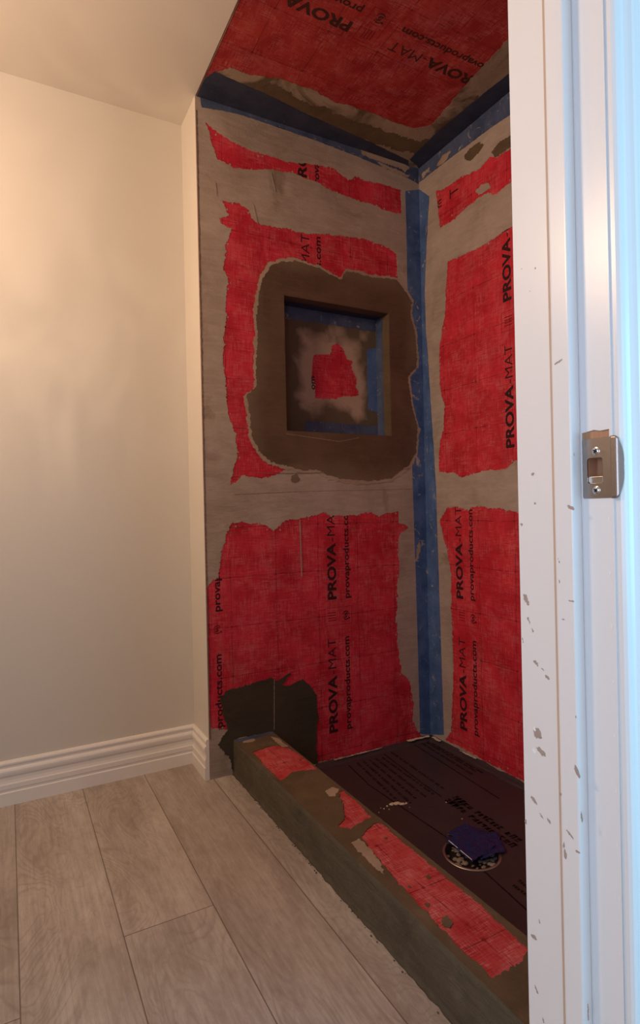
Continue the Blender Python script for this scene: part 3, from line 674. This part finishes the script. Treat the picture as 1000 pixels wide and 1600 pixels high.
box('side_panel', (NX1 - .003, YN - .0020, NZ0), (NX1, YB, NZ1), CURBM, niche)
box('top_panel', (NX0 + .003, YN - .0020, NZ1 - .003), (NX1 - .003, YB, NZ1), WET, niche)
box('shelf_panel', (NX0 + .003, YN - .0020, NZ0), (NX1 - .003, YB, NZ0 + .003), WET, niche)
patch('tape_strip', 'B', [rough([(1.035, NZ0 + .006), (NX1 - .002, NZ0 + .006), (NX1 - .002, NZ0 + .056), (1.04, NZ0 + .060)], .0022, .004, 91)], .0003, .0012, TAPE_S, niche)
patch('tape_strip', 'B', [rough([(1.335, 1.335), (NX1 - .002, 1.325), (NX1 - .002, 1.60), (1.335, 1.585)], .0022, .004, 92)], .0003, .0012, TAPE, niche)
patch('tape_strip', 'B', [rough([(NX0 + .004, NZ1 - .055), (NX1 - .004, NZ1 - .050), (NX1 - .004, NZ1 - .002), (NX0 + .004, NZ1 - .002)], .0022, .004, 93)], .0003, .0012, TAPE_S, niche)
patch('tape_strip', 'Q', [rough([(-YB + .002, NZ0 + .004), (-YB + .050, NZ0 + .006), (-YB + .046, 1.5), (-YB + .052, NZ1 - .01), (-YB + .002, NZ1 - .004)], .0018, .004, 94)], .0002, .0010, TAPE_S, niche)
patch('tape_strip', 'D', [rough([(NX0 + .004, -YB + .002), (NX1 - .004, -YB + .002), (NX1 - .004, -YB + .045), (NX0 + .004, -YB + .048)], .0018, .004, 95)], .0002, .0010, TAPE_D, niche)

# ------------------------------------------------------------------ shower curb
curb = thing('shower_curb', 'mortar covered shower curb with exposed red mat on top, beside the plank floor', 'shower curb', ((XC0 + XC1) / 2, 1.2, ZP))
bm = bmesh.new(); box_bm(bm, (XC0 + .003, YJ1 - .01, ZP - .001), (XC1, YN - .004, ZC), 0.003, 2)
link('core', bm_mesh(bm, 'core'), RED_T, curb)
bT = (XC0 + .010, XC1 - .0025, YJ1, YN - .010)
rT = [(XC0 + .001, YJ1 - .009), (XC1, YJ1 - .009), (XC1, YN - .006), (XC0 + .001, YN - .006)]
T1 = trace('T', [(396, 1176), (414, 1169), (430, 1165), (448, 1167), (469, 1178), (482, 1190), (495, 1203), (477, 1204), (456, 1207), (448, 1214), (438, 1221), (427, 1210), (414, 1198), (404, 1186)])
T2 = trace('T', [(528, 1238), (536, 1236), (549, 1243), (580, 1277), (566, 1284), (548, 1296), (528, 1293), (538, 1277), (536, 1256)])
T3 = trace('T', [(586, 1287), (596, 1287), (648, 1331), (736, 1402), (827, 1485), (814, 1506), (788, 1519), (770, 1529), (752, 1511), (720, 1485), (684, 1448), (653, 1412), (622, 1381), (596, 1350), (575, 1325), (565, 1308), (574, 1298)])
T3b = trace('T', [(690, 1437), (698, 1430), (706, 1440), (704, 1452), (694, 1448)])
patch('mortar_top', 'T', [rT, rough(T1, .0032, .003, 101, 1, bT), rough(T2, .0032, .003, 102, 1, bT), rough(T3, .0032, .003, 103, 1, bT)], .0002, .0022, CURBM, curb)
patch('mortar_top', 'T', [rough(T3b, .002, .003, 104)], .0002, .002, CURBM, curb)
sp = [fill_mesh([blob('T', u, v, w, w, 0, i, .0015)], .0002, .0012, 'T') for i, (u, v, w) in enumerate([(670, 1371, .010), (640, 1386, .008), (668, 1415, .009), (603, 1310, .008), (470, 1188, .008)])]
link('mortar_spot', join_meshes(sp, 'sp'), CURBM, curb)
# pale dry smears on top
sm = []
for i, L in enumerate([[(424, 1152), (436, 1156), (450, 1168), (442, 1168), (430, 1160)], [(508, 1237), (520, 1232), (530, 1234), (524, 1246), (514, 1246)], [(548, 1318), (562, 1312), (580, 1330), (596, 1352), (600, 1368), (584, 1356), (564, 1336)],
                       [(372, 1154), (384, 1152), (400, 1156), (396, 1160), (380, 1162)]]):
    patch('dry_smear', 'T', [rough(trace('T', L), .003, .003, 110 + i)], .0023, .0028, RIM, curb)
patch('tape_end', 'T', [rough([(XC0 + .004, YN - .040), (XC1 - .002, YN - .022), (XC1 - .002, YN - .007), (XC0 + .004, YN - .007)], .002, .004, 115)], .0023, .0030, TAPE_S, curb)
# outer face: grid with trowelled relief and ragged foot
bm = bmesh.new(); ny, nz_ = 220, 26; ga = []
for i in range(ny + 1):
    y = YN - .003 - (YN - YJ1 - .006) * i / ny; row = []
    for j in range(nz_ + 1):
        t = j / nz_
        zz = -.002 + (ZC + .0022) * t
        q = Vector((y, zz, 0))
        d = .0020 * noise.noise(q * 18) + .0012 * noise.noise(q * 55) + .0006 * noise.noise(q * 140) 
        if t < .12: d += .004 * (1 - t / .12) * (1 + noise.noise(q * 40))
        if t > .93: d -= .004 * ((t - .93) / .07) ** 2
        row.append(bm.verts.new((XC0 + .0015 - d, y, zz)))
    ga.append(row)
for i in range(ny):
    for j in range(nz_): bm.faces.new((ga[i][j], ga[i + 1][j], ga[i + 1][j + 1], ga[i][j + 1]))
for i in range(ny):   # bridge to the top skin
    pass
o = link('mortar_face', bm_mesh(bm, 'face'), CURBF, curb, True)
sol = o.modifiers.new('thickness', 'SOLIDIFY'); sol.thickness = .004; sol.offset = -1
# dry crumbs in the gap at the foot
cr_ = []
bm = bmesh.new()
for k in range(90):
    y = random.uniform(.8, YN - .02); r = random.uniform(.0008, .0024)
    m4 = Matrix.Translation((XC0 - .004 - random.random() ** 2 * .009, y, r * .4)) @ Matrix.Diagonal((1, random.uniform(.7, 2), .6, 1))
    bmesh.ops.create_icosphere(bm, subdivisions=1, radius=r, matrix=m4)
tag(link('mortar_crumbs', bm_mesh(bm, 'crumbs'), CURBF), 'line of tiny mortar crumbs along the foot of the curb', 'mortar crumbs')['kind'] = 'stuff'

# ------------------------------------------------------------------ shower pan
pan = thing('shower_pan', 'dark brown printed membrane covering the sunken shower floor', 'shower pan', (1.19, 1.25, ZP))
DX, DY, DR = 1.1215, 1.229, 0.076
hole = [(DX + math.cos(i / 48 * 2 * math.pi) * DR, DY + math.sin(i / 48 * 2 * math.pi) * DR) for i in range(48)]
rP = [(XC1 + .001, YJ1), (XR - .003, YJ1), (XR - .003, YN - .005), (XC1 + .001, YN - .005)]
patch('membrane', 'P', [rP, hole], -.0055, 0.0, PAN, pan)
# folded edge of the membrane, bonded a little way up the walls
bm = bmesh.new()
def fold(p, q, nrm, n=90, seed=0):
    rows = []
    for i in range(n + 1):
        a = Vector(p).lerp(Vector(q), i / n); w = noise.noise(Vector((i * .22, seed, 0))); w3 = noise.noise(Vector((i * .6, seed, 3)))
        r = [a + Vector(nrm) * (.030 + .006 * w) + Vector((0, 0, .0006)), a + Vector(nrm) * .014 + Vector((0, 0, .004 + .003 * w)), a + Vector(nrm) * .0045 + Vector((0, 0, .008 + .004 * w3)), a + Vector(nrm) * .0030 + Vector((0, 0, .013 + .006 * w + .003 * w3))]
        rows.append([bm.verts.new(v) for v in r])
    for i in range(n):
        for j in range(3): bm.faces.new((rows[i][j], rows[i + 1][j], rows[i + 1][j + 1], rows[i][j + 1]))
fold((XC1 + .002, YN, ZP), (XR - .003, YN, ZP), (0, -1, 0), seed=1)
fold((XR, YN - .004, ZP), (XR, YJ1 + .01, ZP), (-1, 0, 0), seed=7)
o = link('folded_edge', bm_mesh(bm, 'fold'), PAN, pan, True)
sol = o.modifiers.new('t', 'SOLIDIFY'); sol.thickness = .0012; sol.offset = 1
sm = []
for i, (x0, y0, x1, y1, w) in enumerate([(1.43, YN - .010, 1.535, YN - .012, .012), (XR - .012, 1.91, XR - .016, 1.86, .012), (1.08, YN - .010, 1.30, YN - .009, .003), (XR - .010, 1.75, XR - .009, 1.66, .006), (XC1 + .05, YN - .01, 1.0, YN - .008, .003)]):
    p = Vector((x0, y0)); q = Vector((x1, y1)); d = (q - p).normalized(); n = Vector((-d.y, d.x)) * w / 2
    sm.append(fill_mesh([rough([tuple(p + n), tuple(p - n), tuple(q - n), tuple(q + n)], .003, .004, i + 200)], .013, .0145, 'P'))
    link('dry_mortar_edge', sm[-1], CRUMB, pan)
# print on the membrane: long rules and rows of small worn marks
pr = []
def rule(a, b2, wd=.0045):
    p = Vector(at('P', *a)); q = Vector(at('P', *b2)); d = (q - p).normalized(); n = Vector((-d.y, d.x)) * wd / 2
    pr.append(fill_mesh([rough([tuple(p + n), tuple(p - n), tuple(q - n), tuple(q + n)], .0008, .006, len(pr))], .0001, .0005, 'P'))
for a, b2 in [((545, 1196), (574, 1224)), ((574, 1225), (700, 1310)), ((600, 1178), (660, 1224)), ((660, 1224), (690, 1245)), ((648, 1164), (780, 1248)), ((757, 1362), (812, 1412)), ((812, 1412), (828, 1427))]: rule(a, b2)
def marks(a, b2, hgt, big=False, seed=0):
    rnd_ = random.Random(seed); p = Vector(at('P', *a)); q = Vector(at('P', *b2)); L = (q - p).length; d = (q - p) / L; n = Vector((-d.y, d.x)); s = 0
    while s < L:
        for _ in range(rnd_.randint(2, 7)):      # worn letter-like strokes, none readable
            w = hgt * rnd_.uniform(.35, .7); h2 = hgt * rnd_.uniform(.7, 1.0)
            c0 = p + d * s; t = hgt * .26
            for (x0, x1, y0, y1) in rnd_.sample([(0, t, 0, h2), (w - t, w, 0, h2), (0, w, 0, t), (0, w, h2 - t, h2), (0, w, h2 * .45, h2 * .45 + t)], 3):
                pr.append(fill_mesh([[tuple(c0 + d * X + n * Y) for X, Y in ((x0, y0), (x1, y0), (x1, y1), (x0, y1))]], .0001, .0004, 'P'))
            s += w + hgt * .22
            if s > L: break
        s += hgt * .7
rows = [((556, 1192), (626, 1258)), ((566, 1190), (640, 1256)), ((576, 1188), (650, 1250)), ((586, 1186), (664, 1246)), ((596, 1184), (676, 1242)), ((610, 1176), (690, 1232)),
        ((655, 1160), (735, 1210)), ((664, 1159), (742, 1206)), ((674, 1162), (752, 1208)), ((686, 1164), (760, 1206)), ((800, 1384), (826, 1404)), ((808, 1376), (828, 1392))]
for i, (a, b2) in enumerate(rows): marks(a, b2, .011, seed=i)
for i, (a, b2) in enumerate([((694, 1250), (796, 1322)), ((706, 1246), (808, 1316))]): marks(a, b2, .024, seed=40 + i)
pr.append(text_mesh('W', 'P', at('P', 696, 1252), Vector(at('P', 796, 1322)) - Vector(at('P', 694, 1250)), .05, .05, .0001, .04))
link('printed_marks', join_meshes(pr, 'marks'), INK_P, pan)

# ------------------------------------------------------------------ drain
dr = thing('floor_drain', 'round floor drain in the shower pan with a metal rim, filled with mortar crumbs', 'drain', (DX, DY, ZP))
bm = bmesh.new(); seg = 64
pro = [(DR + .004, .0008), (DR + .002, .0028), (DR - .001, .0030), (DR - .004, .0010), (DR - .006, -.012), (DR - .03, -.016), (0.02, -.018)]
rings_ = [[bm.verts.new((DX + math.cos(i / seg * 2 * math.pi) * r, DY + math.sin(i / seg * 2 * math.pi) * r, ZP + z)) for i in range(seg)] for r, z in pro]
for a, b2 in zip(rings_, rings_[1:]):
    for i in range(seg): bm.faces.new((a[i], a[(i + 1) % seg], b2[(i + 1) % seg], b2[i]))
bm.faces.new(rings_[-1])
me = bm_mesh(bm, 'rim'); o = link('rim', me, RING, dr, True); me.materials.append(DARK)
for p in me.polygons:
    if max(me.vertices[i].co.z for i in p.vertices) < 0.0015: p.material_index = 1
bm = bmesh.new()
for k in range(70):
    a = random.uniform(0, 6.28); r = (DR - .010) * math.sqrt(random.random()); s_ = random.uniform(.003, .008)
    bmesh.ops.create_icosphere(bm, subdivisions=2, radius=s_, matrix=Matrix.Translation((DX + math.cos(a) * r, DY + math.sin(a) * r, ZP - .013)) @ Matrix.Diagonal((random.uniform(.8, 1.8), 1, .55, 1)))
for v in bm.verts: v.co += Vector((noise.noise(v.co * 300), noise.noise(v.co * 310), noise.noise(v.co * 290))) * .0015
o = link('mortar_rubble', bm_mesh(bm, 'rub'), simple('drain rubble', (.30, .24, .21), .7, 0, .4, 60, .3, .5), dr, True); o['kind'] = 'stuff'
# crumpled blue tape over the drain
tp = thing('tape_cover', 'crumpled dark blue tape stuck over the round shower drain', 'tape', (DX + .01, DY + .01, ZP + .003))
TFILM = simple('dark blue tape film', (.008, .020, .105), .40, 0, .5, 30, .15, .3)
def sheet(name, quad, z0, seed):
    P4 = [Vector(at('P', *q)) for q in quad]
    bm = bmesh.new(); n = 34; g_ = []
    for i in range(n + 1):
        row = []
        for j in range(n + 1):
            a, b2 = i / n, j / n
            p = P4[0].lerp(P4[1], a).lerp(P4[3].lerp(P4[2], a), b2)
            q = Vector((p.x * 30, p.y * 30, seed))
            ed = min(a, 1 - a, b2, 1 - b2) * 8
            if b2 > .02: p = p + Vector((noise.noise(q * 3 + Vector((5, 5, 5))), noise.noise(q * 3 + Vector((1, 9, 5))))) * .007 * min(1, b2 * 4)
            z = ZP + z0 + .004 * noise.noise(q * .7) + .006 * abs(noise.noise(q * 1.7)) + .002 * abs(noise.noise(q * 4))
            row.append(bm.verts.new((p.x, p.y, max(z, ZP + .0038))))
        g_.append(row)
    for i in range(n):
        for j in range(n): bm.faces.new((g_[i][j], g_[i + 1][j], g_[i + 1][j + 1], g_[i][j + 1]))
    o = link(name, bm_mesh(bm, name), TFILM, tp, True)
    m_ = o.modifiers.new('t', 'SOLIDIFY'); m_.thickness = .0006
A0 = Vector(at('P', 700, 1318)); A1 = Vector(at('P', 738, 1350)); fd = (A1 - A0).normalized(); ang = math.atan2(fd.y, fd.x)
sheet('tape_piece', [(694, 1316), (738, 1352), (776, 1326), (734, 1294)], .007, 1.0)
sheet('tape_piece', [(728, 1303), (752, 1346), (790, 1334), (778, 1304)], .0055, 4.0)
sheet('tape_piece', [(698, 1306), (742, 1320), (756, 1300), (728, 1291)], .0060, 7.0)
e0 = A0 + fd * .004; e1 = A1 - fd * .001
bm = bmesh.new(); 
r_ = (e1 - e0).length / 2; cc_ = (e0 + e1) / 2
bmesh.ops.create_cone(bm, cap_ends=True, segments=8, radius1=.0010, radius2=.0010, depth=r_ * 2, matrix=Matrix.Translation((cc_.x, cc_.y, ZP + .0105)) @ Matrix.Rotation(ang, 4, 'Z') @ Matrix.Rotation(math.pi / 2, 4, 'Y'))
link('hem_highlight', bm_mesh(bm, 'hem'), CHIPW, tp)['label'] = 'folded edge of the tape, its highlight drawn in white'  # highlight along the fold, drawn as a thin white rod

# mortar blob and dust on the pan
cb = []
bm = bmesh.new()
for (u, v, r) in [(620, 1256, .010), (612, 1257, .007), (628, 1257, .007), (634, 1256, .004)]:
    p = at('P', u, v)
    bmesh.ops.create_icosphere(bm, subdivisions=3, radius=r, matrix=Matrix.Translation((p[0], p[1], ZP + .0015)) @ Matrix.Diagonal((1.25, 1, .28, 1)))
for v in bm.verts: v.co += Vector((noise.noise(v.co * 160), noise.noise(v.co * 170), 0.5 * noise.noise(v.co * 150))) * .004
for v in bm.verts: v.co.z = max(v.co.z, ZP + .0001)
tag(link('mortar_blob', bm_mesh(bm, 'blob'), CRUMB, None, True), 'pale blob of dried mortar on the dark shower pan between curb and drain', 'mortar blob')
bm = bmesh.new()
for (u, v, r) in [(605, 1260, .004), (600, 1264, .003), (595, 1263, .002), (697, 1254, .0025), (722, 1280, .0025), (640, 1262, .002), (608, 1265, .0025), (588, 1275, .002), (592, 1270, .002)]:
    p = at('P', u, v); bmesh.ops.create_icosphere(bm, subdivisions=1, radius=r, matrix=Matrix.Translation((p[0], p[1], ZP + .001)) @ Matrix.Diagonal((1, 1, .6, 1)))
tag(link('mortar_crumbs', bm_mesh(bm, 'cr'), CRUMB), 'few pale mortar crumbs scattered on the dark shower pan', 'mortar crumbs')['kind'] = 'stuff'

# ------------------------------------------------------------------ strike plate
st = thing('strike_plate', 'brushed metal strike plate with curved lip and two screws on the white door jamb', 'strike plate', (XJ, YJ0 + .02, .9225))
y_in, y_out = YJ0 + .0385, YJ0 + .001
z0, z1 = 0.9225, 0.9940
def rr(u0, u1, v0, v1, r, k=5):
    L = []
    for cx_, cy_, a0 in ((u1 - r, v0 + r, -math.pi / 2), (u1 - r, v1 - r, 0), (u0 + r, v1 - r, math.pi / 2), (u0 + r, v0 + r, math.pi)):
        for i in range(k + 1):
            a = a0 + i / k * math.pi / 2; L.append((cx_ + math.cos(a) * r, cy_ + math.sin(a) * r))
    return L
hu = [at('J', 918, 716)[0], at('J', 942, 715)[0]]; hv = [at('J', 930, 756)[1], at('J', 930, 715)[1]]
flat = fill_mesh([rr(-y_in, -y_out, z0, z1, .0006, 2), rr(hu[0], hu[1], hv[0], hv[1], .0035)], -.0006, .0009, 'J')
link('plate', flat, METAL, st)
bm = bmesh.new()
nu, nv = 18, 28; g_ = []
for i in range(nu + 1):
    t = i / nu; s = t * .0150; f0 = .0052; Rb = .004; amax = .80
    X0 = XJ - .0009
    if s < f0: X = X0; Y = y_out - s
    elif s - f0 < Rb * amax:
        a = (s - f0) / Rb; X = X0 + Rb * (1 - math.cos(a)); Y = y_out - f0 - Rb * math.sin(a)
    else:
        r = s - f0 - Rb * amax; X = X0 + Rb * (1 - math.cos(amax)) + r * math.sin(amax); Y = y_out - f0 - Rb * math.sin(amax) - r * math.cos(amax)
    q = max(0.0, (s - .004) / .0110)
    hh_ = (z1 - z0) / 2 * math.sqrt(max(0.0, 1 - q ** 2.2)) + .0006
    g_.append([bm.verts.new((X, Y, (z0 + z1) / 2 + hh_ * (2 * j / nv - 1))) for j in range(nv + 1)])
fs = []
for i in range(nu):
    for j in range(nv): fs.append(bm.faces.new((g_[i][j], g_[i + 1][j], g_[i + 1][j + 1], g_[i][j + 1])))
o = link('lip', bm_mesh(bm, 'lip'), METAL, st, True)
m_ = o.modifiers.new('t', 'SOLIDIFY'); m_.thickness = .0012; m_.offset = 0
for (u, v) in ((931.5, 705), (932.5, 766)):
    cu_, cv_ = at('J', u, v); y_ = -cu_
    bm = bmesh.new()
    R_ = .0042
    prr = [(R_ * 1.25, .0009), (R_ * 1.1, .0014), (R_, .0012), (R_ * .85, .0018), (R_ * .4, .0023), (.0001, .0024)]
    rg = [[bm.verts.new((XJ - w, y_ + math.cos(i / 20 * 6.2832) * r, cv_ + math.sin(i / 20 * 6.2832) * r)) for i in range(20)] for r, w in prr]
    for a, b2 in zip(rg, rg[1:]):
        for i in range(20): bm.faces.new((a[i], a[(i + 1) % 20], b2[(i + 1) % 20], b2[i]))
    sc_ = link('screw', bm_mesh(bm, 'screw'), SCREW, st, True)
    bm = bmesh.new()
    for k in (0.5, 0.5 + math.pi / 2):
        r = bmesh.ops.create_cube(bm, size=1.0, matrix=Matrix.Translation((XJ - .0022, y_, cv_)) @ Matrix.Rotation(k, 4, 'X') @ Matrix.Diagonal((.0012, .0052, .0013, 1)))
    me = bm_mesh(bm, 'slot'); me.transform(Matrix.Translation(-st.location))
    so = link('screw_slot', me, DARK); so.parent = sc_

p0 = at('J', 919, 755); p1 = at('J', 941, 749)
bm = bmesh.new(); box_bm(bm, (XJ + .0010, -p1[0], p0[1] - .001), (XJ + .0025, -p0[0], p0[1] + .0075), .0005)
link('latch_tongue', bm_mesh(bm, 'tongue'), SCREW, st)
